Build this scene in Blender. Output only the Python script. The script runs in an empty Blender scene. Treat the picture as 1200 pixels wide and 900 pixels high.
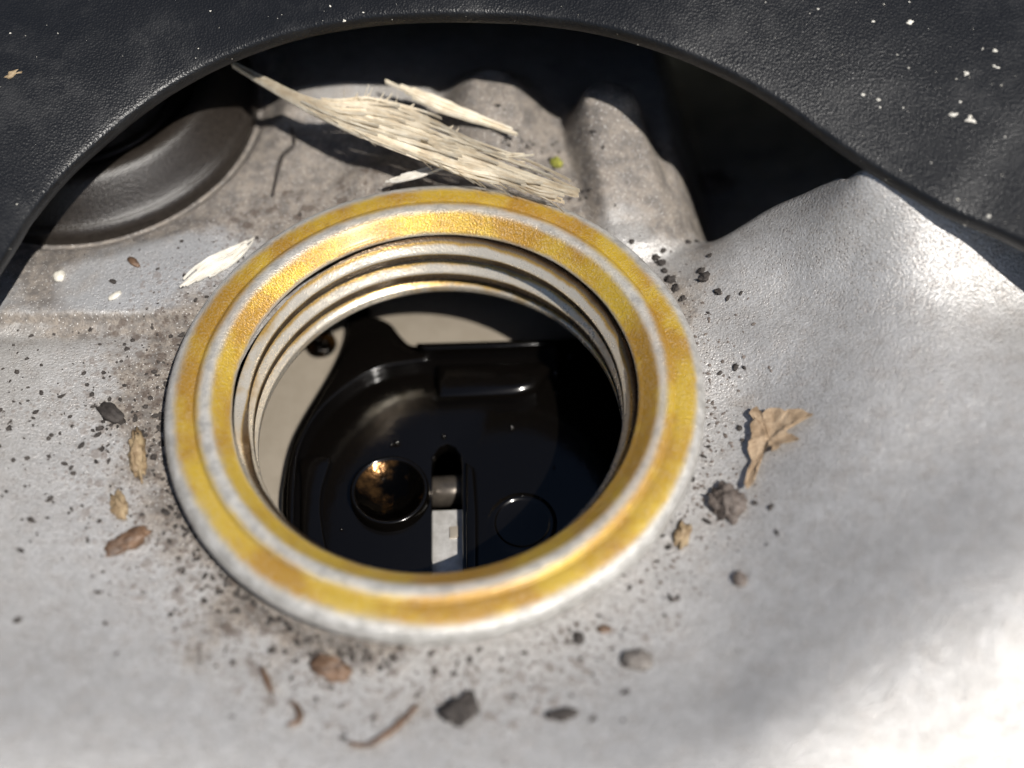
import bpy, bmesh, math, random
import numpy as np
from mathutils import Vector, Matrix, noise

random.seed(7)
rng = np.random.default_rng(7)
scn = bpy.context.scene
col = scn.collection
scn.unit_settings.system = 'METRIC'
scn.unit_settings.scale_length = 0.01          # one unit is one centimetre

# ------------------------------------------------------------------ camera
CAM = Vector((0.68821441, -6.75686327, 9.95045792))
RIGHT = Vector((0.99902336, -0.03667803, -0.02463816))
DOWN = Vector((-0.04418503, -0.82929014, -0.5570687))
FWD = Vector((0.0, 0.55761329, -0.83010085))
cd = bpy.data.cameras.new('camera')
cd.sensor_width = 36.0
cd.lens = 48.0
cd.clip_start = 0.1
cd.clip_end = 500.0
cam = bpy.data.objects.new('camera', cd)
col.objects.link(cam)
rot = Matrix((RIGHT, -DOWN, -FWD)).transposed().to_4x4()
cam.matrix_world = Matrix.Translation(CAM) @ rot
cd.dof.use_dof = True
cd.dof.focus_distance = 12.75
cd.dof.aperture_fstop = 0.115
scn.camera = cam

# ------------------------------------------------------------------ light
SUN_EL, SUN_AZ = 57.5, -52.0                   # azimuth from +x, counter-clockwise
w = bpy.data.worlds.new('World')
scn.world = w
w.use_nodes = True
nt = w.node_tree
bg = nt.nodes['Background']
sky = nt.nodes.new('ShaderNodeTexSky')
sky.sky_type = 'NISHITA'
sky.sun_disc = False
sky.sun_elevation = math.radians(SUN_EL)
sky.sun_rotation = math.radians(90.0 - SUN_AZ)
nt.links.new(sky.outputs[0], bg.inputs[0])
bg.inputs[1].default_value = 0.05
sl = bpy.data.lights.new('sun', 'SUN')
sl.energy = 4.2
sl.angle = math.radians(0.5)
sl.color = (1.0, 0.96, 0.9)
sun = bpy.data.objects.new('sun', sl)
col.objects.link(sun)
sdir = Vector((math.cos(math.radians(SUN_EL)) * math.cos(math.radians(SUN_AZ)),
               math.cos(math.radians(SUN_EL)) * math.sin(math.radians(SUN_AZ)),
               math.sin(math.radians(SUN_EL))))
sun.rotation_euler = sdir.to_track_quat('Z', 'Y').to_euler()
sun.location = (6, -10, 20)
scn.view_settings.view_transform = 'Standard'
scn.view_settings.look = 'None'
scn.view_settings.exposure = 0.45
scn.view_settings.gamma = 1.0
scn.cycles.max_bounces = 5
scn.cycles.diffuse_bounces = 2
scn.cycles.glossy_bounces = 3
scn.cycles.use_adaptive_sampling = True
scn.cycles.adaptive_threshold = 0.03
scn.cycles.use_denoising = True


# ------------------------------------------------------------------ helpers
def at(px, py, h):
    """survey helper: the point at height h seen at photo position px, py (1200 x 900)"""
    d = FWD + RIGHT * ((px - 600) / 1600.0) + DOWN * ((py - 450) / 1600.0)
    t = (h - CAM.z) / d.z
    return CAM + d * t


def fbm(p, sc, octv=4):
    return noise.fractal(Vector(p) * sc, 0.9, 2.0, octv)


def link(name, me, mat=None, parent=None, smooth=True):
    o = bpy.data.objects.new(name, me)
    col.objects.link(o)
    if mat:
        me.materials.append(mat)
    if parent:
        o.parent = parent
    if smooth:
        me.polygons.foreach_set('use_smooth', [True] * len(me.polygons))
    return o


def pydata(name, v, f, mat=None, parent=None, smooth=True):
    me = bpy.data.meshes.new(name)
    me.from_pydata([tuple(map(float, p)) for p in v], [], f)
    me.update()
    return link(name, me, mat, parent, smooth)


def tag(o, label=None, cat=None, group=None, kind=None):
    if label:
        o['label'] = label
    if cat:
        o['category'] = cat
    if group:
        o['group'] = group
    if kind:
        o['kind'] = kind
    return o


def empty(name, loc=(0, 0, 0)):
    o = bpy.data.objects.new(name, None)
    col.objects.link(o)
    o.location = loc
    o.empty_display_size = 0.3
    bpy.context.view_layer.update()
    return o


def fattr(me, name, vals):
    a = me.attributes.new(name, 'FLOAT', 'POINT')
    a.data.foreach_set('value', np.asarray(vals, dtype=np.float32))


def catmull(P, n, closed=False):
    P = [np.array(p, float) for p in P]
    out = []
    m = len(P)
    for i in range(m if closed else m - 1):
        if closed:
            a, b, c, d = P[i - 1], P[i], P[(i + 1) % m], P[(i + 2) % m]
        else:
            b, c = P[i], P[i + 1]
            a = P[i - 1] if i else 2 * b - c
            d = P[i + 2] if i + 2 < m else 2 * c - b
        for k in range(n):
            t = k / n
            out.append(0.5 * (2 * b + (c - a) * t + (2 * a - 5 * b + 4 * c - d) * t * t + (3 * b - 3 * c + d - a) * t ** 3))
    if not closed:
        out.append(P[-1])
    return np.array(out)


def lathe(name, prof, seg, mat, parent=None, loc=(0, 0, 0), wob=0.0, wsc=3.0, attrs=None):
    v, f = [], []
    m = len(prof)
    for i in range(seg):
        a = 2 * math.pi * i / seg
        for r, z in prof:
            x, y = r * math.cos(a), r * math.sin(a)
            if wob:
                k = noise.noise(Vector((x, y, z)) * wsc) * wob
                x, y, z = x * (1 + k), y * (1 + k), z + k
            v.append((x + loc[0], y + loc[1], z + loc[2]))
    for i in range(seg):
        j = (i + 1) % seg
        for k in range(m - 1):
            f.append((i * m + k, j * m + k, j * m + k + 1, i * m + k + 1))
    o = pydata(name, v, f, mat, parent)
    if attrs:
        for an, av in attrs.items():
            fattr(o.data, an, np.tile(np.asarray(av), seg))
    return o


def prism(name, poly, z0, z1, mat, parent, bev=0.02, seg=2):
    bm = bmesh.new()
    vs = [bm.verts.new((p[0], p[1], z0)) for p in poly]
    fc = bm.faces.new(vs)
    if fc.normal.z > 0:
        fc.normal_flip()
    r = bmesh.ops.extrude_face_region(bm, geom=[fc])
    for g in r['geom']:
        if isinstance(g, bmesh.types.BMVert):
            g.co.z = z1
    bmesh.ops.recalc_face_normals(bm, faces=bm.faces)
    if bev:
        es = [e for e in bm.edges if all(abs(q.co.z - z1) < 1e-6 for q in e.verts)]
        bmesh.ops.bevel(bm, geom=es, offset=bev, segments=seg, affect='EDGES', profile=0.5)
    bmesh.ops.triangulate(bm, faces=[q for q in bm.faces if len(q.verts) > 4])
    me = bpy.data.meshes.new(name)
    bm.to_mesh(me)
    bm.free()
    o = link(name, me, mat, parent, smooth=True)
    me.set_sharp_from_angle(angle=math.radians(40))
    return o


# ------------------------------------------------------------------ materials
class NB:
    """small node-graph builder"""
    def __init__(self, name):
        self.m = bpy.data.materials.new(name)
        self.m.use_nodes = True
        self.t = self.m.node_tree
        self.b = self.t.nodes['Principled BSDF']
        self.co = self.t.nodes.new('ShaderNodeTexCoord').outputs['Object']

    def put(self, sock, val):
        if hasattr(val, 'is_linked'):
            self.t.links.new(val, sock)
        elif isinstance(val, (tuple, list)) and len(val) == 3 and sock.type == 'RGBA':
            sock.default_value = (*val, 1)
        else:
            sock.default_value = val

    def noise(self, sc, det=4, rough=0.6, vec=None, dist=0.0):
        n = self.t.nodes.new('ShaderNodeTexNoise')
        self.put(n.inputs['Vector'], vec or self.co)
        n.inputs['Scale'].default_value = sc
        n.inputs['Detail'].default_value = det
        n.inputs['Roughness'].default_value = rough
        n.inputs['Distortion'].default_value = dist
        return n.outputs['Fac']

    def voro(self, sc, feat='F1', out='Distance', rnd=1.0, vec=None, dim='3D'):
        n = self.t.nodes.new('ShaderNodeTexVoronoi')
        n.voronoi_dimensions = dim
        n.feature = feat
        self.put(n.inputs['Vector'], vec or self.co)
        n.inputs['Scale'].default_value = sc
        n.inputs['Randomness'].default_value = rnd
        return n.outputs[out]

    def math(self, op, a, b=0.0, clamp=False):
        n = self.t.nodes.new('ShaderNodeMath')
        n.operation = op
        n.use_clamp = clamp
        self.put(n.inputs[0], a)
        self.put(n.inputs[1], b)
        return n.outputs[0]

    def rng(self, v, a, b, c=0.0, d=1.0):
        n = self.t.nodes.new('ShaderNodeMapRange')
        n.interpolation_type = 'SMOOTHSTEP'
        self.put(n.inputs['Value'], v)
        for k, x in zip(('From Min', 'From Max', 'To Min', 'To Max'), (a, b, c, d)):
            n.inputs[k].default_value = x
        return n.outputs['Result']

    def mix(self, f, a, b):
        n = self.t.nodes.new('ShaderNodeMix')
        n.data_type = 'RGBA'
        self.put(n.inputs[0], f)
        self.put(n.inputs[6], a)
        self.put(n.inputs[7], b)
        return n.outputs[2]

    def attr(self, name):
        n = self.t.nodes.new('ShaderNodeAttribute')
        n.attribute_name = name
        return n.outputs['Fac']

    def bump(self, h, strength, dist, nrm=None):
        n = self.t.nodes.new('ShaderNodeBump')
        n.inputs['Strength'].default_value = strength
        n.inputs['Distance'].default_value = dist
        self.put(n.inputs['Height'], h)
        if nrm is not None:
            self.t.links.new(nrm, n.inputs['Normal'])
        return n.outputs[0]

    def set(self, **k):
        nm = dict(color='Base Color', rough='Roughness', metal='Metallic', normal='Normal', spec='Specular IOR Level',
                  coat='Coat Weight', coatr='Coat Roughness', sheen='Sheen Weight', tint='Coat Tint')
        for a, v in k.items():
            self.put(self.b.inputs[nm[a]], v)
        return self.m


def mat_casting():
    n = NB('cast_aluminium')
    fine = n.noise(38, 2, 0.7)
    warp = n.noise(7, 3, 0.7)
    c = n.mix(n.attr('tone'), (0.36, 0.345, 0.33), (0.60, 0.59, 0.58))
    c = n.mix(n.math('MULTIPLY', n.rng(warp, 0.45, 0.7), 0.35), c, (0.40, 0.355, 0.32))
    c = n.mix(n.math('MULTIPLY', n.rng(fine, 0.40, 0.68), 0.55), c, (0.26, 0.245, 0.23))
    c = n.mix(n.math('MULTIPLY', n.attr('plate'), 0.6), c, (0.36, 0.37, 0.39))
    gm = n.attr('grime_shade')
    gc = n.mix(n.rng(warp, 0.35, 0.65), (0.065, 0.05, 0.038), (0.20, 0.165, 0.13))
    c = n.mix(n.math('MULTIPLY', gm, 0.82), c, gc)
    s = n.attr('speck')
    wv = n.math('MULTIPLY', n.math('SUBTRACT', warp, 0.5), 1.1)
    wf = n.math('ADD', n.math('MULTIPLY', n.math('SUBTRACT', fine, 0.5), 0.8), n.math('MULTIPLY', wv, 0.4))
    d1 = n.math('MULTIPLY', n.rng(n.math('ADD', n.voro(4.6, dim='2D'), wv), 0.24, 0.08), n.rng(s, 0.40, 0.62))
    d2 = n.math('MULTIPLY', n.rng(n.math('ADD', n.voro(12, dim='2D'), wf), 0.24, 0.08), n.rng(s, 0.25, 0.55))
    d3 = n.math('MULTIPLY', n.rng(n.voro(30, dim='2D'), 0.24, 0.10), n.rng(warp, 0.40, 0.62, 0.1, 0.75))
    sp = n.math('MAXIMUM', d1, d2)
    c = n.mix(n.math('MULTIPLY', d3, 0.9), c, (0.14, 0.125, 0.115))
    c = n.mix(n.math('MULTIPLY', n.rng(n.voro(23, dim='2D'), 0.15, 0.06), n.rng(fine, 0.45, 0.55, 0.0, 0.7)), c, (0.86, 0.85, 0.83))  # bright specks paint metallic glints into the colour
    c = n.mix(n.math('MULTIPLY', sp, 0.6), c, (0.075, 0.05, 0.036))
    nb = n.bump(n.math('SUBTRACT', n.math('ADD', fine, n.math('MULTIPLY', n.math('MAXIMUM', sp, gm), warp)), d3), 0.42, 0.03)
    di = n.math('MAXIMUM', gm, sp)
    ro = n.math('ADD', n.math('MULTIPLY', di, 0.25), n.rng(fine, 0.3, 0.7, 0.38, 0.52))
    return n.set(color=c, rough=ro, metal=n.math('SUBTRACT', 0.40, n.math('MULTIPLY', di, 0.40)), normal=nb)


def mat_ring():
    n = NB('oil_stained_metal')
    st = n.attr('stain')
    lo = n.noise(0.75, 3)
    hi = n.noise(7, 4, 0.75)
    v = n.math('ADD', st, n.math('MULTIPLY', n.math('SUBTRACT', lo, 0.45), 1.1))
    v = n.math('ADD', v, n.math('MULTIPLY', n.math('SUBTRACT', hi, 0.5), 0.8))
    grain = n.noise(46, 2, 0.8)
    f = n.math('MULTIPLY', n.rng(v, 0.05, 0.9), n.rng(st, 0.0, 0.4))
    f = n.math('MULTIPLY', f, n.rng(grain, 0.42, 0.70, 1.0, 0.75))
    silver = n.mix(n.rng(hi, 0.3, 0.7), (0.33, 0.315, 0.29), (0.56, 0.545, 0.515))
    yel = n.mix(n.rng(n.noise(1.7, 3), 0.38, 0.62), (0.53, 0.345, 0.018), (0.38, 0.195, 0.006))
    c = n.mix(n.math('MULTIPLY', f, 0.97), silver, yel)
    c = n.mix(n.math('MULTIPLY', n.rng(n.noise(13, 4, 0.85), 0.58, 0.72), 0.45), c, (0.19, 0.12, 0.03))
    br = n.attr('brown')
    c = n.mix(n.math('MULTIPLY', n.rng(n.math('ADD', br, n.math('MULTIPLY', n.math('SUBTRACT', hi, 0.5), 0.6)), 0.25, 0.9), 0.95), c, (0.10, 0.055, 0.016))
    nb = n.bump(grain, 0.5, 0.02)
    return n.set(color=c, rough=n.rng(grain, 0.3, 0.7, 0.30, 0.46), metal=0.32, normal=nb, coat=n.math('MULTIPLY', f, 0.2), coatr=0.25)


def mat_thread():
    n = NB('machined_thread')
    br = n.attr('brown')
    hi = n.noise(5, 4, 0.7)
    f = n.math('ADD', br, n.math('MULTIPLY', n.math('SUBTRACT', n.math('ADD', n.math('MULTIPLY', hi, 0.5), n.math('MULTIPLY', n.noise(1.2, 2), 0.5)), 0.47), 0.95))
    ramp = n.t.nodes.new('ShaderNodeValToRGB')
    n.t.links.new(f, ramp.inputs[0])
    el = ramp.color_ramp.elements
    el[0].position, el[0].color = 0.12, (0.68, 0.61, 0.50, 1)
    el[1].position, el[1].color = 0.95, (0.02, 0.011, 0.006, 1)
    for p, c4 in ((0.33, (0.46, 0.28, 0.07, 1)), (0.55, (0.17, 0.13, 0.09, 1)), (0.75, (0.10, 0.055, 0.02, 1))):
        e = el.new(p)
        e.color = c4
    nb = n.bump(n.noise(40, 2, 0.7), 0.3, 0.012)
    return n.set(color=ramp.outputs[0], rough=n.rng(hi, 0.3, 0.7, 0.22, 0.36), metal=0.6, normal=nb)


def mat_plastic():
    n = NB('grained_black_plastic')
    g = n.math('ADD', n.voro(50), n.math('MULTIPLY', n.noise(34, 2, 0.6), n.rng(n.noise(1.1, 2), 0.35, 0.65, 0.3, 1.3)))
    nb = n.bump(g, 0.32, 0.011)
    dust = n.rng(n.noise(1.3, 5, 0.75), 0.42, 0.75)
    c = n.mix(n.math('MULTIPLY', dust, 0.3), (0.006, 0.0065, 0.0078), (0.032, 0.032, 0.033))
    return n.set(color=c, rough=n.rng(dust, 0.0, 1.0, 0.36, 0.5), normal=nb, spec=0.38)


def mat_oil(name, color=(0.0022, 0.0018, 0.0015), rough=0.15, bump=0.04, spec=0.42):
    n = NB(name)
    nb = n.bump(n.noise(8, 2), bump, 0.05)
    return n.set(color=color, rough=rough, normal=nb, spec=spec)


def mat_plain(name, a, b, sc, rough=0.7, metal=0.0, bs=0.4, bd=0.02, stretch=None):
    n = NB(name)
    vec = None
    if stretch:
        mp = n.t.nodes.new('ShaderNodeMapping')
        n.t.links.new(n.co, mp.inputs[0])
        mp.inputs['Scale'].default_value = stretch
        vec = mp.outputs[0]
    f = n.noise(sc, 6, 0.7, vec=vec)
    return n.set(color=n.mix(n.rng(f, 0.33, 0.67), a, b), rough=rough, metal=metal, normal=n.bump(f, bs, bd))


def mat_dish():
    n = NB('brown_oiled_metal')
    f = n.noise(3.4, 4, 0.6)
    c = n.mix(n.rng(f, 0.50, 0.70), (0.0025, 0.002, 0.0015), (0.13, 0.062, 0.018))
    return n.set(color=c, rough=0.2, metal=0.85, normal=n.bump(n.noise(9, 3), 0.35, 0.03))


M = dict(
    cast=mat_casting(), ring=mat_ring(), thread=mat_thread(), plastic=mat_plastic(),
    oil=mat_oil('oil_coated_black_plastic'),
    cavity=mat_oil('oil_coated_cavity', (0.005, 0.004, 0.003), 0.35, 0.1, 0.2),
    deck=mat_plain('oil_filmed_beige_metal', (0.33, 0.285, 0.225), (0.38, 0.33, 0.265), 2.0, 0.36, 0.4, 0.08, 0.02),
    tab=mat_plain('bare_bright_metal', (0.42, 0.40, 0.37), (0.58, 0.56, 0.53), 8, 0.4, 0.4, 0.2, 0.01),
    dish=mat_dish(),
    shaft=mat_plain('grey_oiled_metal', (0.07, 0.06, 0.05), (0.13, 0.11, 0.09), 6, 0.3, 0.6, 0.12, 0.02),
    drop=mat_oil('fresh_oil_drop', (0.004, 0.003, 0.002), 0.16, 0.0, 0.6),
    rubber=mat_plain('dusty_dark_rubber', (0.014, 0.011, 0.009), (0.027, 0.022, 0.018), 26, 0.34, 0.0, 0.35, 0.02),
    wood=mat_plain('dry_pale_wood', (0.66, 0.56, 0.41), (0.84, 0.77, 0.63), 6, 0.75, 0, 0.4, 0.02),
    flake=mat_plain('pale_flake', (0.62, 0.58, 0.50), (0.76, 0.73, 0.66), 9, 0.7, 0, 0.5, 0.02),
    bark=mat_plain('tan_leaf_scrap', (0.25, 0.17, 0.10), (0.46, 0.34, 0.225), 8, 0.75, 0, 0.6, 0.025),
    husk=mat_plain('brown_husk', (0.06, 0.034, 0.020), (0.19, 0.115, 0.07), 9, 0.45, 0, 0.6, 0.025),
    straw=mat_plain('straw_husk', (0.16, 0.105, 0.055), (0.36, 0.27, 0.16), 9, 0.6, 0, 0.5, 0.02),
    dirt=mat_plain('black_dirt', (0.018, 0.014, 0.012), (0.055, 0.046, 0.040), 12, 0.75, 0, 0.8, 0.025),
    soil=mat_plain('grey_brown_soil', (0.075, 0.058, 0.048), (0.17, 0.14, 0.12), 12, 0.6, 0, 0.8, 0.025),
    stone=mat_plain('grey_stone', (0.10, 0.086, 0.075), (0.20, 0.18, 0.16), 10, 0.6, 0, 0.5, 0.02),
    white=mat_plain('white_crumb', (0.48, 0.45, 0.38), (0.70, 0.67, 0.60), 9, 0.6, 0, 0.4, 0.02),
    moss=mat_plain('green_moss', (0.16, 0.17, 0.02), (0.34, 0.33, 0.06), 14, 0.8, 0, 0.8, 0.03),
)

# ------------------------------------------------------------------ the casting (height field round the neck)
CP = []
for k in range(16):
    a = 2 * math.pi * k / 16
    CP.append((1.95 * math.cos(a), 1.95 * math.sin(a), -0.47))
for k in range(18):
    a = math.radians(-200 + k * 200 / 17)          # front half floor of the bowl
    CP.append((2.75 * math.cos(a), 2.75 * math.sin(a), -0.46))
CP += [
    # front and lower right rim of the bowl
    (0, -3.4, -0.33), (-1.8, -3.2, -0.24), (1.7, -3.3, -0.20), (-3.3, -2.4, -0.12), (-3.5, -3.4, 0.12), (-3.6, -1.0, -0.30), (-3.9, 0.3, -0.36),
    (0, -5, -0.5), (-4, -5, -0.4), (4, -5, -0.6),
    (2.75, 1.5, -0.33),
    # left plate and the back
    (-2.4, 1.6, -0.42), (-3.2, 1.8, -0.42), (-3.8, 1.6, -0.42), (-2.0, 2.6, -0.46), (-1.2, 2.4, -0.46), (0.0, 2.6, -0.48), (-0.8, 3.1, -0.44), (-1.0, 3.8, -0.22), (0.3, 3.2, -0.35),
    (1.0, 2.7, -0.48), (1.2, 3.6, -0.42), (-3.8, 4.0, -0.55), (-2.0, 4.2, -0.40), (0, 4.3, -0.35), (2.4, 2.6, -0.55), (2.6, 2.0, -0.58), (2.2, 3.6, -0.6),
    # out of view
    (-8, -6, -0.8), (9, -6, -1.2), (9, 2, 0.2), (-8, 0, -0.3), (-8, 7, -1.5), (8, 7, -1.5), (0, 8, -1.8), (0, -8, -1.2), (-5.5, 2.5, -0.5),
]
# the hump and the right side of the bowl
for px, py, h in [(1010, 200, .90), (985, 212, .66), (950, 228, .36), (900, 250, .0), (862, 263, -.22), (1050, 232, .80), (1100, 270, .62), (1150, 308, .42), (1200, 345, .26), (1150, 265, .62),
                  (1000, 300, .26), (1100, 380, .26), (1200, 450, .30), (930, 330, -.12), (900, 400, -.25), (1000, 450, .02), (1100, 550, .17), (1200, 600, .40), (950, 560, -.16),
                  (1200, 660, .44), (1060, 740, .20), (900, 840, -.06), (1200, 790, .27), (1200, 890, -.02), (1050, 890, -.05), (860, 800, -.26)]:
    CP.append(tuple(at(px, py, h)))
CP = np.array(CP)


def _k(d2):
    return np.where(d2 > 1e-12, 0.5 * d2 * np.log(np.maximum(d2, 1e-12)), 0.0)


_n = len(CP)
_K = _k(((CP[:, None, :2] - CP[None, :, :2]) ** 2).sum(2)) + 0.02 * np.eye(_n)
_P = np.column_stack([np.ones(_n), CP[:, :2]])
_A = np.block([[_K, _P], [_P.T, np.zeros((3, 3))]])
_W = np.linalg.solve(_A, np.concatenate([CP[:, 2], np.zeros(3)]))
CREST = catmull([(2.35, 1.66), (2.75, 1.70)] + [tuple(at(px, py, h)[:2]) for px, py, h in [(900, 248, .0), (950, 226, .36), (985, 210, .66), (1010, 199, .90)]] + [(4.5, 1.45), (6.0, 1.8), (9.0, 2.6)], 10)


def sstep(x, a, b):
    t = np.clip((x - a) / (b - a), 0, 1)
    return t * t * (3 - 2 * t)


def seg_dist(x, y, a, b):
    ax, ay, bx, by = *a, *b
    t = np.clip(((x - ax) * (bx - ax) + (y - ay) * (by - ay)) / ((bx - ax) ** 2 + (by - ay) ** 2), 0, 1)
    return np.hypot(x - ax - t * (bx - ax), y - ay - t * (by - ay)), t


def H(x, y):
    x = np.atleast_1d(np.asarray(x, float))
    y = np.atleast_1d(np.asarray(y, float))
    z = np.empty_like(x)
    for i in range(0, len(x), 20000):
        s = slice(i, i + 20000)
        d2 = (x[s, None] - CP[None, :, 0]) ** 2 + (y[s, None] - CP[None, :, 1]) ** 2
        z[s] = _k(d2) @ _W[:_n] + _W[_n] + _W[_n + 1] * x[s] + _W[_n + 2] * y[s]
    # the hump falls away behind its crest
    yc = np.interp(x, CREST[:, 0], CREST[:, 1])
    d = y - yc
    z = z - (1.6 * sstep(d, 0.0, 0.9) + 0.08 * sstep(d, -0.3, 0.3)) * sstep(x, 2.4, 3.1)
    # the step below the smooth plate at the left
    st = sstep(y - (1.17 - 0.04 * (x + 3)), -0.025, 0.015) * sstep(x, -4.6, -4.2) * sstep(-x, 1.9, 2.3) * sstep(-y, -2.9, -2.0)
    z = z + 0.07 * st - 0.05 * np.exp(-((y - 1.02) / 0.12) ** 2) * sstep(-x, 2.2, 3.0)
    # rib and bosses behind the neck
    dd, t = seg_dist(x, y, (2.02, 2.15), (1.82, 3.25))
    z = z + (0.16 + 0.36 * t) * np.sqrt(np.clip(1 - (dd / 0.52) ** 2, 0, 1)) ** 0.8 * sstep(-dd, -0.52, -0.25)
    dd = np.hypot(x - 1.78, (y - 3.42) * 0.9)
    z = z + 0.20 * sstep(-dd, -0.50, -0.22)
    dd = np.hypot((x - 0.62), (y - 3.55) * 0.8)
    z = z + 0.40 * sstep(-dd, -0.66, -0.18)
    dd, t = seg_dist(x, y, (-2.2, 3.75), (-0.2, 3.75))
    z = z + 0.12 * sstep(-dd, -0.30, -0.16)
    # raised dark lump close behind the neck
    dd = np.hypot((x + 0.55) * 0.8, (y - 2.75))
    z = z + 0.14 * sstep(-dd, -0.45, -0.1)
    rg = np.hypot(x + 3.72, y - 4.02)
    k = sstep(-rg, -2.25, -1.9)
    z = z * (1 - k) + (-0.46) * k - 0.10 * np.exp(-((rg - 1.84) / 0.07) ** 2)
    return z


def Hs(x, y):
    return float(H([x], [y])[0])


NA, NR = 900, 300
ang = np.linspace(0, 2 * math.pi, NA, endpoint=False)
rad = np.concatenate([np.linspace(1.93, 5.6, NR - 40), 5.6 * (11.5 / 5.6) ** (np.arange(1, 41) / 40)])
AA, RR = np.meshgrid(ang, rad, indexing='ij')
gx, gy = (RR * np.cos(AA)).ravel(), (RR * np.sin(AA)).ravel()
gz = H(gx, gy)
gn = np.array([fbm((x, y, 0), 0.8, 3) * 0.006 + noise.noise(Vector((x * 5, y * 5, 3))) * 0.0025 + noise.noise(Vector((x * 13, y * 13, 9))) * 0.002 for x, y in zip(gx, gy)])
gz = gz + gn
me = bpy.data.meshes.new('valve_cover')
idx = np.arange(NA * NR).reshape(NA, NR)
jdx = np.roll(idx, -1, axis=0)
F = np.stack([idx[:, :-1], idx[:, 1:], jdx[:, 1:], jdx[:, :-1]], -1).reshape(-1, 4)
me.from_pydata(np.column_stack([gx, gy, gz]).tolist(), [], F.tolist())
me.update()
grime_shade = np.zeros_like(gx)
for (cx, cy, rx, ry, s) in [(-3.85, 1.55, 0.55, 0.45, 1.0), (-1.25, 2.75, 0.8, 0.6, 0.9), (-0.5, 2.85, 0.6, 0.5, 1.7), (0.6, 2.75, 0.7, 0.5, 0.7), (1.35, 2.6, 0.2, 0.7, 1.6),
                           (1.0, 3.2, 0.45, 0.6, 0.8), (-2.0, 3.3, 0.6, 0.8, 0.6), (-2.5, 2.5, 1.5, 0.35, 0.45), (2.5, 2.4, 0.35, 0.6, 0.9), (2.65, 1.35, 0.45, 0.4, 0.45),
                           (-2.45, 0.6, 0.55, 0.6, 0.9), (-2.5, -0.2, 0.4, 0.8, 0.8), (-2.7, 0.15, 0.5, 0.25, 0.5), (-1.6, -2.2, 0.9, 0.5, 0.35), (-3.4, 1.08, 1.0, 0.14, 0.9), (0.4, 3.6, 0.6, 0.25, 0.45), (1.8, 3.1, 0.45, 0.16, 0.5), (2.35, 0.5, 0.2, 0.8, 0.35)]:  # the long flat blob below the plate step paints the dent's soft shading
    grime_shade += s * np.exp(-(((gx - cx) / rx) ** 2 + ((gy - cy) / ry) ** 2))
rr = np.hypot(gx, gy)
grime_shade += 1.6 * np.exp(-((rr - 2.22) / 0.17) ** 2) * sstep(-gx, -0.2, 1.2)  # dirt plus the dark shadow line at the flange's left foot, painted in
grime_shade += 0.5 * np.exp(-((rr - 2.1) / 0.2) ** 2)
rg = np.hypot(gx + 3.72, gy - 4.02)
grime_shade += 1.3 * np.exp(-((rg - 1.85) / 0.10) ** 2) + 0.55 * np.exp(-((rg - 2.05) / 0.25) ** 2)  # painted contact shade mixed with dirt round the grommet base
grime_shade += 1.6 * np.exp(-((gy - 1.145 + 0.04 * (gx + 3)) / 0.022) ** 2) * sstep(-gx, 2.1, 2.4)  # crevice under the plate step, its darkness painted as a thin line
grime_shade += 0.12 * sstep(gy, 1.7, 2.4)
grime_shade += 0.75 * np.exp(-(((gx - 1.9) / 0.7) ** 2 + ((gy - 2.9) / 0.8) ** 2)) + 0.32 * sstep(gy, 1.9, 3.0) + 0.22 * np.exp(-((rr - 2.75) / 0.35) ** 2)
speck = 0.9 * np.exp(-(np.maximum(rr - 2.5, 0) / 0.8) ** 2) * sstep(-gx - 0.3 * gy, -2.6, 0.5) + 0.35 * np.exp(-((rr - 2.9) / 0.35) ** 2)
speck += 0.6 * np.exp(-(((gx + 3.2) / 1.0) ** 2 + ((gy - 0.2) / 1.1) ** 2))
plate = sstep(gy, 1.18, 1.25) * sstep(-gx, 1.5, 2.2) * sstep(-gy, -2.9, -2.2)
N1 = np.array([noise.fractal(Vector((x * 2.4, y * 2.4, 7.0)), 0.75, 2.0, 6) for x, y in zip(gx, gy)])
N2 = np.array([noise.noise(Vector((x * 1.9, y * 1.9, 21.0))) + 0.5 * noise.noise(Vector((x * 4.3, y * 4.3, 31.0))) for x, y in zip(gx, gy)])
grime_shade += 0.42 * np.exp(-((rr - 2.4) / 0.32) ** 2) * sstep(-gx + 0.3 * gy, -1.6, 0.2)
grime_shade = sstep(grime_shade + (0.55 - 0.3 * sstep(gy, 1.6, 2.4)) * N1, 0.25, 1.05) * sstep(grime_shade, 0.03, 0.25)
speck = np.clip(speck * 0.68 + 0.45 * N2, 0, 1)
N3 = np.array([noise.fractal(Vector((x * 6.0, y * 6.0, 17.0)), 0.7, 2.0, 4) for x, y in zip(gx, gy)])
tone = np.clip(0.52 + 0.12 * N1 + 0.22 * N3, 0, 1)
fattr(me, 'grime_shade', grime_shade)
fattr(me, 'tone', tone)
fattr(me, 'speck', speck)
fattr(me, 'plate', plate)
cover = link('valve_cover', me, M['cast'])
tag(cover, 'dusty grey cast aluminium engine valve cover around the filler neck', 'valve cover', kind='structure')
lathe('cavity_wall', [(1.98, -0.95), (3.35, -0.95), (3.4, -1.0), (3.4, -3.9), (3.3, -4.0), (0.0, -4.02)], 96, M['cavity'], cover)

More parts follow.
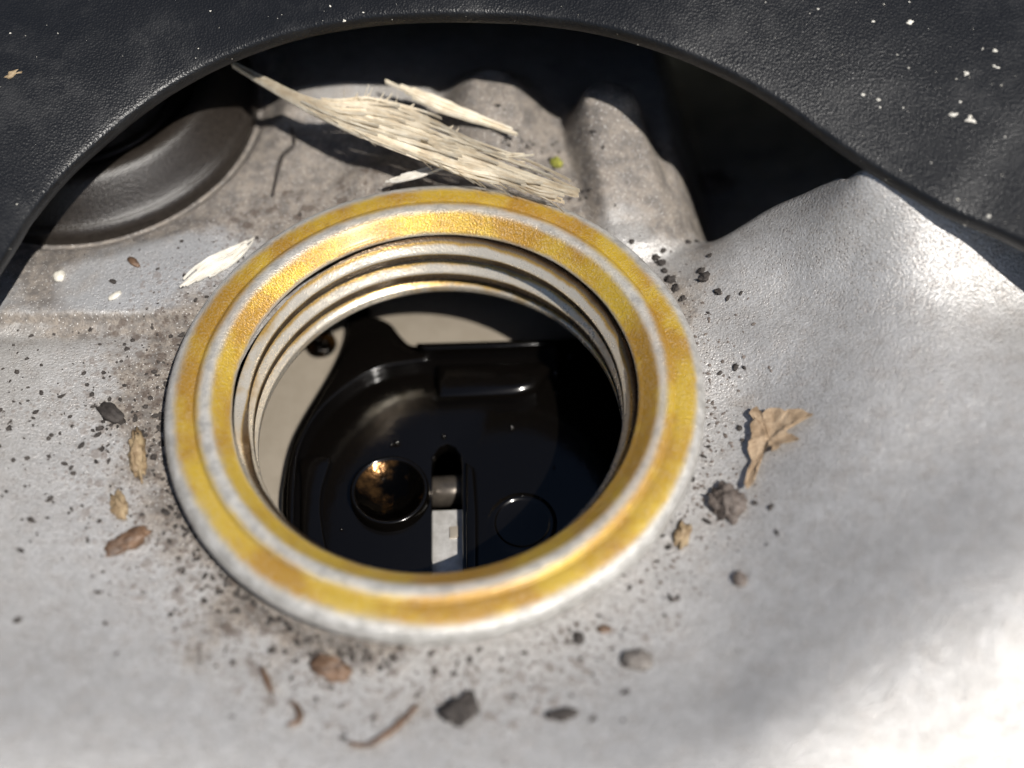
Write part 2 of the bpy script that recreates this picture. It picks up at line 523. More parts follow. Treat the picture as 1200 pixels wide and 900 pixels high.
# ------------------------------------------------------------------ black plastic engine cover with its round cut-out
edge = [(-9.5, -7.5, 0.8), (-6.6, -4.6, 0.75), (-4.75, -2.0, 0.75)]
edge += [tuple(at(px, py, ez)) for px, py, ez in [(0, 308, .78), (40, 245, .80), (100, 180, .86), (200, 101, 1.0), (300, 51, 1.2), (400, 25, 1.36), (520, 15, 1.45), (640, 20, 1.45), (760, 46, 1.43), (880, 98, 1.28), (1000, 180, 1.06), (1100, 240, .95), (1200, 285, .9)]]
edge += [(6.5, -0.7, .9), (8.6, -2.4, 1.0), (11.5, -5.0, 1.2)]
edge = catmull(edge, 10)
edge_z = edge[:, 2] - 1.45
edge = edge[:, :2]
prof = [(14.0, 1.9), (6, 1.9), (2.0, 1.62), (0.5, 1.32), (0.16, 1.27), (0.06, 1.29), (0.012, 1.33), (0.0, 1.40), (0.002, 1.44), (0.014, 1.462), (0.035, 1.475), (0.10, 1.50), (0.3, 1.57), (0.6, 1.675), (1.0, 1.80),
        (1.5, 1.93), (2.1, 2.06), (3, 2.2), (4.5, 2.35), (7, 2.45), (12, 2.45), (14, 2.3), (14.6, 1.6), (14.8, -2.5)]  # last points: unseen outer skirt, shaped to block light from under the cover
v, f = [], []
m = len(prof)
tan = np.gradient(edge, axis=0)
nrm = np.stack([-tan[:, 1], tan[:, 0]], 1)
nrm /= np.linalg.norm(nrm, axis=1)[:, None]
cen = np.array([0.3, -2.5])
for i, (p, nn) in enumerate(zip(edge, nrm)):
    rd = (p - cen) / np.linalg.norm(p - cen)
    for s, z in prof:
        wgt = min(1.0, s / 2.0)
        dr = nn * (1 - wgt) + rd * wgt
        q = p + dr * s
        k = noise.noise(Vector((q[0] * 0.6, q[1] * 0.6, 4.0))) * 0.03 + noise.noise(Vector((q[0] * 2.3, q[1] * 2.3, 1.0))) * 0.006
        v.append((q[0], q[1], z + k + edge_z[i]))
for i in range(len(edge) - 1):
    for k in range(m - 1):
        f.append((i * m + k, i * m + k + 1, (i + 1) * m + k + 1, (i + 1) * m + k))
ec = pydata('engine_cover', v, f, M['plastic'])
tag(ec, 'black grained plastic engine cover with rounded cut-out arching over the neck', 'engine cover')

# ------------------------------------------------------------------ oil filler neck
neck = empty('oil_filler_neck', (0, 0, -0.45))
tag(neck, 'round metal oil filler neck with yellow stained rim and threaded hole', 'filler neck')
neck_off = (0, 0, 0.45)
P = [  # r, z, stain, brown
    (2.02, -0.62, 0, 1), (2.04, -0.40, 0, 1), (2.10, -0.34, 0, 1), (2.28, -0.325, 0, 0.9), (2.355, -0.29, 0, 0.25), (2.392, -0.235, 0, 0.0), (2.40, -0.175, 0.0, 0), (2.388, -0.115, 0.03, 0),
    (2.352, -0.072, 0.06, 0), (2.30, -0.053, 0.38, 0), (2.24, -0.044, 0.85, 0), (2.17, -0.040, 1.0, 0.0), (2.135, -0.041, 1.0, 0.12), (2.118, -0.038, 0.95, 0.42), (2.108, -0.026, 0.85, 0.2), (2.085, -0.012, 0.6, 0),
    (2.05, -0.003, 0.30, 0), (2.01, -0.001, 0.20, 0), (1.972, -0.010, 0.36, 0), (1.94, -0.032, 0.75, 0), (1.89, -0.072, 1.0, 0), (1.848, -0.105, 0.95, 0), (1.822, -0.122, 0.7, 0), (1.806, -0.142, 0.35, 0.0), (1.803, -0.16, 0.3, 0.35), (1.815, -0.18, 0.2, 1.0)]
PP = catmull(P, 4)
lathe('flange_ring', [(p[0], p[1] + 0.45) for p in PP], 360, M['ring'], neck, wob=0.0012, wsc=4.0,
      attrs=dict(stain=np.clip(PP[:, 2], 0, 1), brown=np.clip(PP[:, 3], 0, 1)))
# helical thread
PITCH = 0.30
NZ, NT = 120, 360
zs = np.linspace(-0.17, -0.90, NZ)
tp = [(0.0, 1.81, 1.0), (0.12, 1.80, 0.95), (0.20, 1.777, 0.62), (0.28, 1.753, 0.34), (0.36, 1.731, 0.10), (0.50, 1.692, 0.0), (0.55, 1.684, 0.10), (0.60, 1.682, 0.55), (0.77, 1.682, 0.62), (0.81, 1.683, 1.0), (0.86, 1.69, 1.0), (0.92, 1.80, 1.0), (1.0, 1.81, 1.0)]  # third value: groove stain, plus shade painted on the crest and its underside
tpx = [a[0] for a in tp]
v, f, bro = [], [], []
for i in range(NT):
    a = 2 * math.pi * i / NT
    for z in zs:
        ph = ((-z - 0.17) / PITCH + 0.12 + (a - math.pi * 0.5) / (2 * math.pi)) % 1.0
        r = np.interp(ph, tpx, [q[1] for q in tp])
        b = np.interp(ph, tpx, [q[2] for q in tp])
        e = float(sstep(z, -0.86, -0.80))
        r = r * e + 1.70 * (1 - e)
        r = max(r, 1.812 - (0.62 + 1.9 * float(sstep(math.sin(a), -0.5, 0.6))) * (-z - 0.15))
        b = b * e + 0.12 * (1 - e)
        v.append((r * math.cos(a), r * math.sin(a), z + 0.45))
        bro.append(b)
for i in range(NT):
    j = (i + 1) % NT
    for k in range(NZ - 1):
        f.append((i * NZ + k, i * NZ + k + 1, j * NZ + k + 1, j * NZ + k))
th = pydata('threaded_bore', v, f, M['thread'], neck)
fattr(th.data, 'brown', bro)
lathe('bore_skirt', [(1.70, -0.90 + 0.45), (1.71, -0.93 + 0.45), (1.76, -0.95 + 0.45), (1.99, -0.95 + 0.45)], 180, M['cavity'], neck)

# ------------------------------------------------------------------ inside the hole
ZD = -1.98
deck = empty('camshaft_deck', (0, 0, ZD))
tag(deck, 'beige oil-filmed metal deck deep inside the filler hole beside the black baffle', 'metal deck')
ZB = -1.76


def pxp(lst, z, parent=None):
    out = []
    for px, py in lst:
        q = at(px, py, z)
        out.append((q.x, q.y))
    return out


def dens(lst, n=4):
    return [tuple(p) for p in catmull(lst, n)]


# deck: left sheet and back sheet, both lying under the baffle edge
left = [(-2.9, -0.6), (-2.9, 2.9), (-1.2, 3.0), (-0.9, 2.2), (-1.2, 0.4), (-1.4, -0.6)]
prism('deck_sheet', left, -0.15, 0.0, M['deck'], deck, 0.03)
back = pxp([(418, 420), (418, 330), (452, 300), (720, 300), (700, 420)], ZD)
prism('deck_sheet', back, -0.15, 0.002, M['deck'], deck, 0.03)
bc = at(376, 404, ZD)
bolt = lathe('bolt_head', [(0.0, 0.03), (0.07, 0.035), (0.10, 0.07), (0.145, 0.08), (0.165, 0.06), (0.175, 0.0)], 40, M['dish'], deck, (bc.x, bc.y, 0.0))
for dx, dy, r in [(-0.03, 0.05, 0.035), (0.05, -0.02, 0.028), (0.0, -0.11, 0.03), (0.1, 0.08, 0.02)]:
    lathe('oil_bubble', [(0, r * 1.2), (r * .5, r * 1.05), (r * .9, r * .5), (r, 0)], 14, M['drop'], bolt, (bc.x + dx, bc.y + dy, 0.06))
tabo = empty('silver_bracket', (0, 0, -1.93))
tag(tabo, 'bright silver metal tab seen through the slot of the black baffle', 'bracket')
prism('tab_plate', pxp([(498, 598), (549, 596), (552, 720), (496, 720)], -1.93), -0.1, 0.0, M['tab'], tabo, 0.02)
q = pxp([(527, 618), (537, 617), (538, 630), (527, 631)], -1.93)
prism('tab_notch', q, 0.0, 0.02, M['deck'], tabo, 0.006)
sh0, sh1 = at(478, 572, -1.93), at(575, 570, -1.93)
bm = bmesh.new()
bmesh.ops.create_cone(bm, cap_ends=True, segments=40, radius1=0.16, radius2=0.16, depth=1.0)
me = bpy.data.meshes.new('round_shaft')
bm.to_mesh(me)
bm.free()
me.transform(Matrix.Translation(((sh0.x + sh1.x) / 2, (sh0.y + sh1.y) / 2 + 0.05, -0.17)) @ Matrix.Rotation(math.pi / 2, 4, 'Y'))
link('round_shaft', me, M['shaft'], tabo)

baf = empty('oil_baffle', (0, 0, ZB))
tag(baf, 'glossy black oil-coated plastic baffle with open slot inside the filler hole', 'baffle')
slot = [(506, 730), (506, 548), (508, 534), (515, 524), (524, 520), (533, 524), (540, 534), (541, 548), (543, 730)]
outer_edge = dens([(331, 730), (330, 600), (333, 560), (342, 520), (357, 488), (388, 436), (403, 404), (408, 380), (404, 330)], 4) + [(430, 330)] + dens([(433, 370), (446, 373), (459, 380), (470, 394), (482, 404), (500, 404)], 4) + [(636, 397), (800, 392), (830, 730)]
poly = pxp(outer_edge + list(reversed(dens(slot, 1))), ZB)
prism('baffle_plate', poly, -0.14, 0.0, M['oil'], baf, 0.018)
band = dens([(338, 730), (336, 640), (336, 580), (339, 545), (348, 516), (362, 489), (390, 441), (405, 412), (424, 394), (452, 392), (466, 404), (482, 411), (502, 411)], 4)
band += list(reversed(dens([(345, 730), (344, 640), (346, 560), (353, 518), (374, 482), (402, 456), (440, 433), (478, 425), (502, 422)], 4)))
prism('curved_rim', pxp(band, ZB + 0.1), -0.02, 0.10, M['oil'], baf, 0.02, 3)
prism('back_wall', pxp([(498, 412), (652, 406), (660, 399), (488, 404)], ZB + 0.16), -0.02, 0.2, M['oil'], baf, 0.025, 3)
rib = [(511, 428), (636, 424), (646, 432), (628, 460), (604, 466), (512, 470)]
prism('raised_rib', pxp(rib, ZB + 0.10), -0.02, 0.17, M['oil'], baf, 0.11, 8)
c = at(612, 612, ZB + 0.02)
lathe('round_boss', [(0, 0.004), (0.245, 0.005), (0.258, 0.010), (0.266, 0.016), (0.275, 0.019), (0.30, 0.017), (0.36, -0.01)], 64, M['oil'], baf, (c.x, c.y, 0))
c = at(457, 578, ZB + 0.06)
wl = lathe('round_well', [(0.335, 0.125), (0.345, 0.135), (0.36, 0.14), (0.375, 0.135), (0.385, 0.12), (0.395, -0.01)], 80, M['oil'], baf, (c.x, c.y, 0))
lathe('brown_dish', [(0.0, 0.018)] + [(r_, 0.018 + 0.108 * (r_ / 0.337) ** 2) for r_ in np.linspace(0.03, 0.337, 14)], 80, M['dish'], wl, (c.x, c.y, 0))
prism('side_step', pxp(dens([(352, 560), (352, 536), (384, 533), (386, 545), (378, 570), (376, 600), (384, 650), (392, 700)], 2) + [(352, 700)], ZB + 0.06), -0.02, 0.06, M['oil'], baf, 0.03, 3)
prism('slot_lip', pxp([(545, 540), (556, 548), (559, 600), (559, 730), (547, 730)], ZB + 0.06), -0.02, 0.06, M['oil'], baf, 0.03, 3)
for px, py, r in [(465, 519, .028), (459, 521, .016), (600, 501, .024), (509, 467, .016), (508, 536, .018), (500, 409, .016), (651, 437, .03), (645, 438, .016), (652, 460, .014), (382, 535, .016),
                  (577, 461, .012), (596, 459, .014), (612, 458, .014), (520, 511, .02), (612, 581, .014), (634, 584, .012), (668, 417, .016), (400, 620, .012), (649, 547, .012)]:
    q = at(px, py, ZB + 0.02)
    r *= 1.25
    lathe('oil_drop', [(0, r), (r * .5, r * .87), (r * .85, r * .5), (r, -0.02)], 14, M['drop'], baf, (q.x, q.y, 0.012))

# ------------------------------------------------------------------ rubber sealed boss at the left
gc = (-3.72, 4.02)
gz0 = -0.44
gp = catmull([(1.82, -0.15), (1.80, 0.0), (1.765, 0.06), (1.72, 0.09), (1.66, 0.16), (1.56, 0.30), (1.46, 0.42), (1.36, 0.455), (1.27, 0.43), (1.20, 0.33), (1.15, 0.25), (1.06, 0.245), (1.02, 0.27), (0.97, 0.27), (0.94, 0.22), (0.92, -0.2)], 5)
gr = lathe('rubber_grommet', gp, 160, M['rubber'], None, (0, 0, 0), 0.002, 3)
gr.location = (gc[0], gc[1], gz0)
tag(gr, 'dark round rubber grommet partly hidden under the plastic cover at left', 'grommet')


# ------------------------------------------------------------------ debris
def splinter(name, p0, p1, width, nf, mat, lift0, lift1, seed, fray=0.5, thick=0.03, base=True, curve=0.0):
    """a torn sliver: a bundle of flat fibres of uneven length running the same way, as one mesh"""
    r = random.Random(seed)
    p0, p1 = Vector((p0[0], p0[1], 0)), Vector((p1[0], p1[1], 0))
    ax = (p1 - p0)
    L = ax.length
    ax.normalize()
    sd = Vector((-ax.y, ax.x, 0))
    v, f = [], []

    def wid(t):
        return (math.sin(math.pi * min(1, max(0, t)) ** 0.75) ** 0.7) * 0.5 + 0.04

    for i in range(nf):
        c = (i + 0.5) / nf * 2 - 1
        t0 = max(0.0, abs(c) * 0.35 * r.random() + (0.0 if r.random() < 0.5 else fray * 0.5 * r.random()))
        t1 = 1 - abs(c) * 0.2 * r.random() - fray * 0.6 * r.random() ** 1.6
        if i == nf // 2:
            t0, t1 = 0, 1
        n = 9
        w0 = width / nf * (0.75 + 0.7 * r.random())
        zoff = r.uniform(-0.5, 0.5) * thick * 1.3
        bend = r.uniform(-1, 1) * 0.04 * L * 0.2
        up = r.uniform(0, 0.05)
        b = len(v)
        for k in range(n + 1):
            t = t0 + (t1 - t0) * k / n
            ctr = p0 + ax * (L * t) + sd * (c * width * wid(t) + bend * (k / n) ** 2 + curve * math.sin(math.pi * t))
            lift = lift0 + (lift1 - lift0) * t
            z = Hs(ctr.x, ctr.y) if base is True else base
            z = (z if base is True else base) + lift + zoff + up * (k / n) ** 3 + 0.01 * r.random()
            ww = w0 * (0.25 + 0.75 * math.sin(math.pi * (0.08 + 0.84 * k / n)) ** 0.6) * (0.85 + 0.3 * r.random())
            for s, h in ((-1, 0.0), (-0.6, thick), (0.6, thick * (0.7 + 0.5 * r.random())), (1, 0.0)):
                v.append(ctr + sd * (s * ww * 0.5) + Vector((0, 0, z + h)))
        for k in range(n):
            for s in range(4):
                f.append((b + k * 4 + s, b + k * 4 + (s + 1) % 4, b + (k + 1) * 4 + (s + 1) % 4, b + (k + 1) * 4 + s))
        f.append((b, b + 1, b + 2, b + 3))
        f.append((b + n * 4 + 3, b + n * 4 + 2, b + n * 4 + 1, b + n * 4))
    return pydata(name, v, f, mat, smooth=False)


def crumb_mesh(seed, size, sx=1, sy=1, sz=0.6, rough=0.35, sub=3, sc=2.0):
    bm = bmesh.new()
    bmesh.ops.create_icosphere(bm, subdivisions=sub, radius=1)
    off = Vector((seed * 3.7, seed * 1.3, seed * 2.1))
    for q in bm.verts:
        d = noise.noise(q.co * sc * 0.5 + off) * rough + noise.noise(q.co * sc * 1.5 + off) * rough * 0.6 + noise.noise(q.co * sc * 3.5 + off) * rough * 0.3
        q.co *= 1 + d
        q.co = Vector((q.co.x * sx, q.co.y * sy, q.co.z * sz)) * size
    me = bpy.data.meshes.new('crumb')
    bm.to_mesh(me)
    bm.free()
    return me


def ground(px, py):
    """where the sight line meets the casting"""
    h = -0.4
    for _ in range(12):
        q = at(px, py, h)
        h = 0.5 * h + 0.5 * Hs(q.x, q.y)
    return at(px, py, h)


def crumb(name, px, py, size, mat, label, cat, seed, sx=1, sy=1, sz=0.6, rz=0, rough=0.35, sub=3, sc=2.0, smooth=True, group=None):
    q = ground(px, py)
    me = crumb_mesh(seed, size, sx, sy, sz, rough, sub, sc)
    o = link(name, me, M[mat], None, smooth)
    o.location = (q.x, q.y, Hs(q.x, q.y) + size * sz * 0.35)
    o.rotation_euler = (0, 0, math.radians(rz))
    tag(o, label, cat, group)
    return o


def gp2(px, py):
    q = ground(px, py)
    return (q.x, q.y)


def hp2(px, py, z):
    q = at(px, py, z)
    return (q.x, q.y)


# wood
def torn_chip():
    """the big chip: a thin tail that widens into torn, overlapping fibres; it leans with its tail up"""
    r = random.Random(11)
    lo = [(272, 78), (310, 102), (360, 131), (400, 151), (450, 172), (500, 191), (540, 205), (585, 214), (630, 232), (672, 243)]
    hi = [(272, 74), (310, 92), (360, 115), (396, 122), (428, 118), (470, 128), (505, 142), (550, 166), (620, 192), (684, 222)]
    n = 60
    LO, HI = catmull(lo, 20), catmull(hi, 20)
    LO = LO[np.linspace(0, len(LO) - 1, n + 1).astype(int)]
    HI = HI[np.linspace(0, len(HI) - 1, n + 1).astype(int)]
    nf = 34
    v, f = [], []

    def pt(t, c, z):
        k = t * n
        i = min(int(k), n - 1)
        a = LO[i] + (LO[i + 1] - LO[i]) * (k - i)
        b = HI[i] + (HI[i + 1] - HI[i]) * (k - i)
        p = a + (b - a) * c
        zz = 0.42 - 0.36 * t
        q = at(p[0], p[1], zz)
        return Vector((q.x, q.y, zz + z))

    for layer in range(3):
        for i in range(nf):
            c = (i + 0.5) / nf
            if layer == 0:
                t0, t1 = 0.0, 1.0 - 0.30 * float(sstep(c, 0.4, 0.8)) - 0.38 * r.random() ** 1.2
            else:
                t0 = r.uniform(0.2, 0.8)
                t1 = min(1.0, t0 + r.uniform(0.12, 0.4))
            m = 16 if layer == 0 else 8
            z0 = (0.012 * math.sin(9 * c) + 0.014 * r.random()) + (0.016 + 0.03 * r.random() if layer else 0)
            curl = r.uniform(-0.02, 0.10) if layer else r.uniform(0.0, 0.04)
            dc = r.uniform(-0.22, 0.10) if layer else r.uniform(-0.05, 0.05)
            hw = (0.85 if layer == 0 else r.uniform(0.3, 0.65)) / nf
            b = len(v)
            for k in range(m + 1):
                u = k / m
                t = t0 + (t1 - t0) * u
                tp = 1.0 if (layer == 0 and u < 0.75) else max(0.12, (1 - u) / 0.35 if u > 0.65 else min(1, 0.4 + u * 3))
                cc = c + dc * u
                z = z0 + curl * u ** 3 + 0.008 * r.random()
                v.append(pt(t, cc - hw * tp, z - 0.012))
                v.append(pt(t, cc, z + 0.012 + 0.008 * r.random()))
                v.append(pt(t, cc + hw * tp, z - 0.012))
                v.append(pt(t, cc, z - 0.03))
            for k in range(m):
                for q in range(4):
                    f.append((b + k * 4 + q, b + k * 4 + (q + 1) % 4, b + (k + 1) * 4 + (q + 1) % 4, b + (k + 1) * 4 + q))
            f.append((b, b + 1, b + 2, b + 3))
            f.append((b + m * 4 + 3, b + m * 4 + 2, b + m * 4 + 1, b + m * 4))
    for i in range(46):                                # loose barbs standing off the torn edges
        t0 = r.uniform(0.25, 0.93)
        c0 = r.choice((r.uniform(0.0, 0.25), r.uniform(0.7, 1.0)))
        dt, dcc = r.uniform(0.05, 0.14), (r.uniform(0.05, 0.45) if c0 > 0.5 else -r.uniform(0.05, 0.4))
        curl = r.uniform(-0.03, 0.09)
        b = len(v)
        for k in range(6):
            u = k / 5
            hw = 0.35 / nf * (1 - 0.85 * u)
            t = min(1.0, t0 + dt * u)
            cc = c0 + dcc * u * u
            z = 0.02 + curl * u * u
            v += [pt(t, cc - hw, z), pt(t, cc, z + 0.012), pt(t, cc + hw, z), pt(t, cc, z - 0.012)]
        for k in range(5):
            for q in range(4):
                f.append((b + k * 4 + q, b + k * 4 + (q + 1) % 4, b + (k + 1) * 4 + (q + 1) % 4, b + (k + 1) * 4 + q))
        f.append((b, b + 1, b + 2, b + 3))
        f.append((b + 23, b + 22, b + 21, b + 20))
    return pydata('wood_splinter', v, f, M['wood'], smooth=False)


o = torn_chip()
tag(o, 'long pale torn wood splinter leaning on the back of the filler rim', 'wood splinter')
o = splinter('wood_splinter', hp2(452, 96, 0.16), hp2(606, 160, -0.10), 0.14, 5, M['wood'], 0.16, -0.10, 5, 0.12, 0.035, base=0.0)
tag(o, 'thin straight wood splinter lying behind the long torn one', 'wood splinter')
o = splinter('wood_splinter', hp2(452, 214, -0.1), hp2(526, 198, -0.02), 0.10, 5, M['flake'], -0.1, -0.02, 8, 0.2, 0.02, base=0.0)
tag(o, 'tiny pale wood sliver tucked against the far edge of the rim', 'wood splinter')
o = splinter('pale_flake', gp2(212, 340), gp2(300, 286), 0.18, 8, M['flake'], 0.02, 0.05, 12, 0.5, 0.02)
tag(o, 'whitish papery flake on the plate touching the rim at upper left', 'flake')


def scrap(name, pxs, mat, label, cat, h=0.03, th=0.02, seed=1):
    """a curled flat scrap with torn outline"""
    r = random.Random(seed)
    pts = [gp2(*p) for p in pxs]
    pts = [tuple(p) for p in catmull(pts, 3, closed=True)]
    pts = [(x + r.uniform(-.012, .012), y + r.uniform(-.012, .012)) for x, y in pts]
    cx, cy = sum(p[0] for p in pts) / len(pts), sum(p[1] for p in pts) / len(pts)
    rings = [1.0, 0.75, 0.5, 0.25]
    v, f = [], []
    n = len(pts)
    for top in (1, 0):
        for k, s in enumerate(rings):
            for x, y in pts:
                X, Y = cx + (x - cx) * s, cy + (y - cy) * s
                z = Hs(X, Y) + h * (0.5 + s * (0.9 + noise.noise(Vector((X * 5, Y * 5, seed))))) + 0.02 * noise.noise(Vector((X * 14, Y * 14, seed))) + top * th
                v.append((X, Y, z))
        v.append((cx, cy, Hs(cx, cy) + h * 0.6 + top * th))
    m1 = n * len(rings) + 1
    for top in (0, 1):
        b = top * m1
        for k in range(len(rings) - 1):
            for i in range(n):
                j = (i + 1) % n
                q = (b + k * n + i, b + k * n + j, b + (k + 1) * n + j, b + (k + 1) * n + i)
                f.append(q if top == 0 else q[::-1])
        for i in range(n):
            q = (b + 3 * n + i, b + 3 * n + (i + 1) % n, b + 4 * n)
            f.append(q if top == 0 else q[::-1])
    for i in range(n):
        j = (i + 1) % n
        f.append((i, m1 + i, m1 + j, j))
    o = pydata(name, v, f, M[mat], smooth=False)
    tag(o, label, cat)
    return o


leaf = scrap('leaf_scrap', [(877, 489), (884, 484), (893, 490), (904, 484), (917, 488), (930, 484), (950, 493), (936, 499), (921, 505), (919, 511), (928, 514), (934, 521), (918, 524), (908, 533), (899, 529), (892, 540),
                            (886, 553), (880, 572), (872, 577), (876, 556), (879, 538), (875, 528), (881, 514), (876, 504), (884, 497)], 'bark',
             'tan torn leaf scrap with short stem lying right of the rim', 'leaf scrap', 0.05, 0.015, 4)
crumb('soil_clump', 853, 592, 0.15, 'soil', 'lumpy grey-brown soil clump just below the tan leaf scrap', 'soil clump', 3, 0.9, 1.15, 0.7, 20, 0.5, 4, 4.0)
crumb('soil_clump', 540, 832, 0.125, 'dirt', 'round black dirt clump on the casting below the rim, nearest the bottom edge', 'soil clump', 5, 1.1, 0.95, 0.6, 10, 0.6, 4, 3.0)
crumb('pebble', 748, 773, 0.105, 'stone', 'smooth flat grey-brown pebble below the lower right of the rim', 'pebble', 9, 1.25, 0.8, 0.5, 10, 0.45, 4, 2.5)
crumb('soil_clump', 387, 785, 0.12, 'husk', 'rough brown clump below the lower left of the rim', 'soil clump', 13, 1.35, 0.8, 0.5, -20, 0.5, 4, 3.0)
crumb('seed_husk', 150, 636, 0.155, 'husk', 'reddish brown elongated seed husk left of the rim', 'seed husk', 17, 1.35, 0.55, 0.5, 30, 0.35, 4, 3.0)
crumb('seed_husk', 162, 534, 0.19, 'straw', 'narrow straw-coloured husk close to the left of the rim', 'seed husk', 21, 0.36, 1.3, 0.35, 12, 0.6, 4, 3.0)
crumb('soil_clump', 132, 487, 0.12, 'dirt', 'small black dirt fleck just above the straw-coloured husk', 'soil clump', 23, 1.3, 0.6, 0.5, -40, 0.5, 3)
crumb('seed_husk', 141, 596, 0.12, 'straw', 'stubby straw-brown husk just above the reddish brown one', 'seed husk', 25, 0.5, 1.1, 0.35, 20, 0.7, 4, 3.5)
crumb('dark_pebble', 867, 680, 0.062, 'soil', 'small dark grey pebble right of the lower rim, under the soil clump', 'pebble', 27, 0.9, 1.2, 0.7, 0, 0.25)
crumb('dark_pebble', 659, 838, 0.085, 'dirt', 'flat black grain between the black clump and the bottom edge', 'pebble', 31, 1.4, 0.6, 0.4, 5, 0.4)
crumb('tan_grain', 799, 628, 0.10, 'straw', 'tan grain touching the shaded lower right foot of the rim', 'grain', 33, 0.6, 1.2, 0.5, -15, 0.6, 4, 3.5)
crumb('dark_pebble', 678, 748, 0.05, 'dirt', 'tiny black grain left of the flat pebble', 'pebble', 35, 0.9, 1.1, 0.7, 0, 0.3)
crumb('tan_grain', 708, 738, 0.05, 'husk', 'tiny brown grain above and left of the flat pebble', 'grain', 37, 1.2, 0.8, 0.6, 0, 0.3)
crumb('moss_tuft', 653, 192, 0.06, 'moss', 'tiny yellow-green moss tuft behind the torn end of the splinter', 'moss', 39, 1, 1, 0.9, 0, 0.5)
crumb('soil_clump', 838, 218, 0.17, 'soil', 'brown debris clump in the pocket below the dark gap', 'soil clump', 41, 1.2, 0.8, 0.6, -30, 0.5, 4, 3.5)
crumb('white_crumb', 70, 325, 0.06, 'white', 'round white crumb on the grimy corner of the left plate', 'crumb', 43, 1, 1, 0.7, 0, 0.25)
crumb('white_crumb', 135, 347, 0.055, 'white', 'oblong white crumb on the left plate above its step', 'crumb', 45, 1.3, 0.6, 0.5, 35, 0.3)
crumb('husk_speck', 157, 308, 0.06, 'husk', 'brown speck on the left plate below the grommet', 'speck', 47, 1.3, 0.6, 0.6, -40, 0.3)


def twig(name, pxs, r, mat, label):
    pts = catmull([gp2(*p) for p in pxs], 6)
    v, f = [], []
    n = len(pts)
    for i, p in enumerate(pts):
        t = pts[min(i + 1, n - 1)] - pts[max(i - 1, 0)]
        t /= np.linalg.norm(t)
        s = np.array([-t[1], t[0]])
        k = r * (0.35 + 0.65 * math.sin(math.pi * (0.1 + 0.8 * i / (n - 1)))) * (0.8 + 0.4 * random.random())
        z = Hs(*p) + r * 0.8 + 0.02
        for a in range(6):
            c, q = math.cos(a * math.pi / 3), math.sin(a * math.pi / 3)
            v.append((p[0] + s[0] * c * k, p[1] + s[1] * c * k, z + q * k))
    for i in range(n - 1):
        for a in range(6):
            f.append((i * 6 + a, i * 6 + (a + 1) % 6, (i + 1) * 6 + (a + 1) % 6, (i + 1) * 6 + a))
    f += [tuple(range(5, -1, -1)), tuple(range((n - 1) * 6, n * 6))]
    o = pydata(name, v, f, M[mat])
    return tag(o, label, 'twig')


twig('twig', [(408, 872), (430, 876), (452, 864), (472, 848), (490, 828)], 0.028, 'husk', 'thin curved brown twig near the bottom edge below the rim')
twig('twig', [(308, 784), (314, 800), (320, 814)], 0.028, 'husk', 'short straight brown stick left of the brown clump')
twig('twig', [(338, 852), (352, 846), (350, 832), (342, 824)], 0.026, 'husk', 'small hooked brown twig near the bottom left')
twig('twig', [(320, 232), (326, 205), (332, 185), (345, 172), (342, 152)], 0.022, 'dirt', 'wavy dark root fibre on the grimy metal behind the rim')

# the row of black granules along the right of the rim
for i, (px, py, s) in enumerate([(768, 302, .05), (774, 309, .06), (779, 318, .045), (786, 328, .055), (792, 338, .05), (800, 350, .04), (826, 326, .075), (822, 318, .05), (832, 300, .035), (842, 342, .045), (817, 283, .03), (806, 284, .035), (862, 430, .04), (872, 431, .025)]):
    where = ['topmost of the chain against the rim', 'second of the chain against the rim', 'third of the chain against the rim', 'fourth of the chain against the rim', 'fifth of the chain against the rim', 'lowest of the chain against the rim',
             'largest, right of the chain', 'directly above the largest one', 'above and right of the largest one', 'below and right of the largest one', 'uppermost right of the rim', 'left neighbour of the uppermost one', 'alone halfway between rim and hump', 'smallest, beside the lone one'][i]
    crumb('dirt_granule', px, py, s * 0.72, 'dirt', 'small black dirt granule right of the rim, ' + where, 'granule', 60 + i, 1 + 0.3 * random.random(), 0.7 + 0.4 * random.random(), 0.55, random.uniform(0, 180), 0.75, 3, 3.0, group='black granules right of the rim')


# fine grit, as stuff
def scatter(name, pts, mat, label, zfun, smin, smax):
    ico = bmesh.new()
    bmesh.ops.create_icosphere(ico, subdivisions=1, radius=1)
    iv = [q.co.copy() for q in ico.verts]
    fi = [[q.index for q in fc.verts] for fc in ico.faces]
    ico.free()
    v, f = [], []
    for x, y in pts:
        s = smin + (smax - smin) * random.random() ** 3
        a = random.uniform(0, 6.28)
        ex, ey = random.uniform(0.7, 1.5), random.uniform(0.6, 1.0)
        z = zfun(x, y) + s * 0.1
        b = len(v)
        for q in iv:
            k = 1 + random.uniform(-0.3, 0.3)
            X, Y = q.x * ex * s * k, q.y * ey * s * k
            v.append((x + X * math.cos(a) - Y * math.sin(a), y + X * math.sin(a) + Y * math.cos(a), z + q.z * s * 0.6 * k))
        f += [[b + t for t in fc] for fc in fi]
    o = pydata(name, v, f, M[mat], smooth=False)
    return tag(o, label, 'grit', kind='stuff')


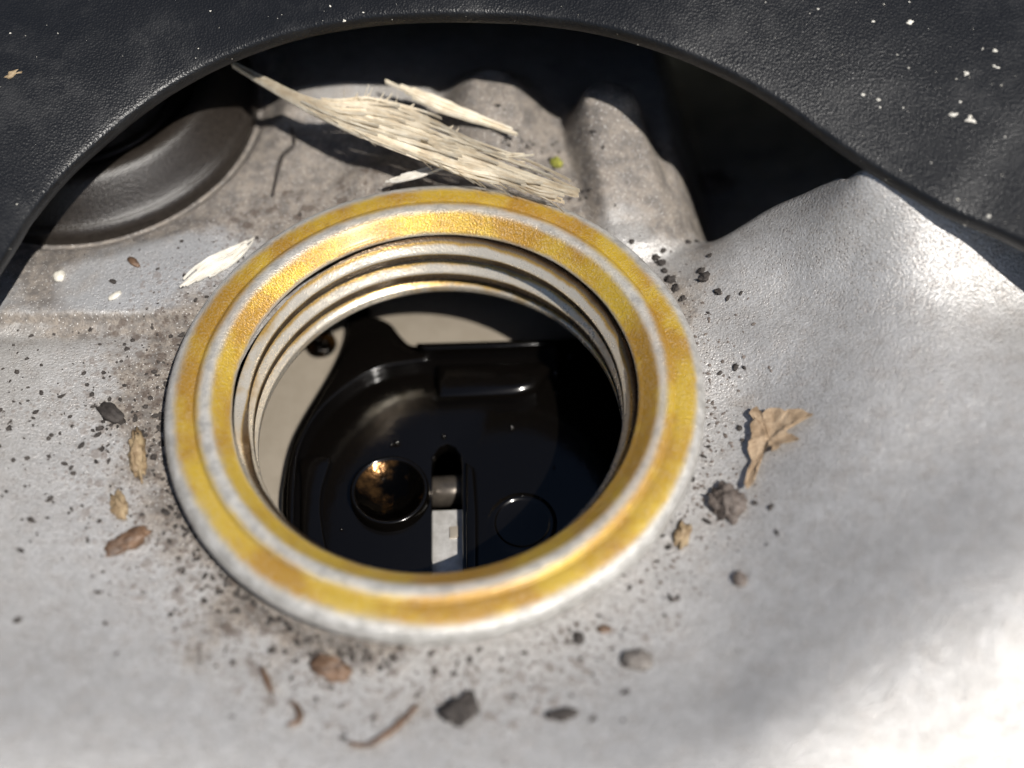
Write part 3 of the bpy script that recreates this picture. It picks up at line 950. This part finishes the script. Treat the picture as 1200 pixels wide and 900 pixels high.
pts = []
while len(pts) < 700:
    a = random.uniform(0, 2 * math.pi)
    r = 2.3 + abs(random.gauss(0, 0.55))
    x, y = r * math.cos(a), r * math.sin(a)
    k = 1.0 if x < -0.5 else (0.55 if y < -1 else 0.3)
    if r < 4.3 and random.random() < k and y < 2.4:
        pts.append((x, y))
for _ in range(420):
    x, y = random.uniform(-4.4, -2.3), random.gauss(-0.1, 0.8)
    if math.hypot(x, y) > 2.4 and y < 1.1:
        pts.append((x, y))
scatter('dark_grit', pts, 'dirt', 'fine black grit scattered on the casting around the rim', Hs, 0.007, 0.036)
pts = []
while len(pts) < 1500:
    a = random.uniform(-3.6, 0.5)
    r = 2.42 + abs(random.gauss(0, 0.28))
    pts.append((r * math.cos(a), r * math.sin(a)))
scatter('brown_grit', pts, 'soil', 'fine grey-brown sand lying along the foot of the bowl', Hs, 0.004, 0.022)

pts = []
while len(pts) < 900:
    if random.random() < 0.7:
        a = random.uniform(1.75, 4.6)
        r = 2.38 + abs(random.gauss(0, 0.10))
        pts.append((r * math.cos(a), r * math.sin(a)))
    else:
        pts.append((random.gauss(0.9, 0.35), random.gauss(2.85, 0.22)))
scatter('caked_dirt', [p for p in pts if math.hypot(*p) > 2.33], 'dirt', 'caked dark dirt packed against the foot of the rim and behind it', Hs, 0.006, 0.034)

# pale dust and crumbs on the plastic cover
from mathutils.bvhtree import BVHTree
bvh = BVHTree.FromPolygons([q.co for q in ec.data.vertices], [tuple(p.vertices) for p in ec.data.polygons])


def on_cover(px, py):
    d = (FWD + RIGHT * ((px - 600) / 1600.0) + DOWN * ((py - 450) / 1600.0)).normalized()
    return bvh.ray_cast(CAM, d)[:2]


for i, (px, py, s, sx, lab) in enumerate([
        (1138, 140, .055, 1.0, 'largest pale crumb on the plastic cover at upper right'), (1117, 134, .036, 1.2, 'pale crumb just left of the largest one on the plastic'),
        (1133, 86, .036, 1.0, 'bright round crumb on the plastic straight above the largest one'), (1066, 26, .036, 1.1, 'pale crumb on the plastic near the top edge at right'),
        (1166, 60, .032, 1.0, 'dull crumb on the plastic right of the bright round one'), (1167, 79, .032, 1.2, 'dull crumb just under another, right of the bright round one'),
        (1023, 25, .022, 1.0, 'small crumb on the plastic left of the one near the top edge'), (1011, 111, .022, 1.0, 'small yellowish crumb on the plastic inside the right curve'),
        (1030, 117, .022, 1.0, 'small crumb beside the yellowish one on the plastic'), (1159, 253, .026, 0.8, 'small crumb on the plastic close to its lower right edge'),
        (14, 87, .06, 1.9, 'oblong tan crumb on the plastic cover at the left edge'), (403, 24, .022, 1.0, 'tiny crumb on the rim of the cut-out at top')]):
    loc, nr = on_cover(px, py)
    if loc is None:
        continue
    o = link('pale_crumb', crumb_mesh(90 + i, s * 0.85, sx, 0.8, 0.6, 0.7, 3, 2.6), M['white' if i != 10 else 'straw'])
    o.location = loc + nr * s * 0.3
    o.rotation_euler = nr.to_track_quat('Z', 'Y').to_euler()
    tag(o, lab, 'crumb', 'pale crumbs on the plastic cover')
pts = []
while len(pts) < 150:
    px = random.uniform(300, 1220) if random.random() < 0.8 else random.uniform(-20, 400)
    loc, nr = on_cover(px, random.uniform(-30, 300))
    if loc is not None:
        pts.append(loc)
zmap = {(p.x, p.y): p.z for p in pts}
scatter('pale_dust', [(p.x, p.y) for p in pts], 'white', 'fine pale dust grains sprinkled over the black plastic cover', lambda x, y: zmap[(x, y)], 0.003, 0.013)
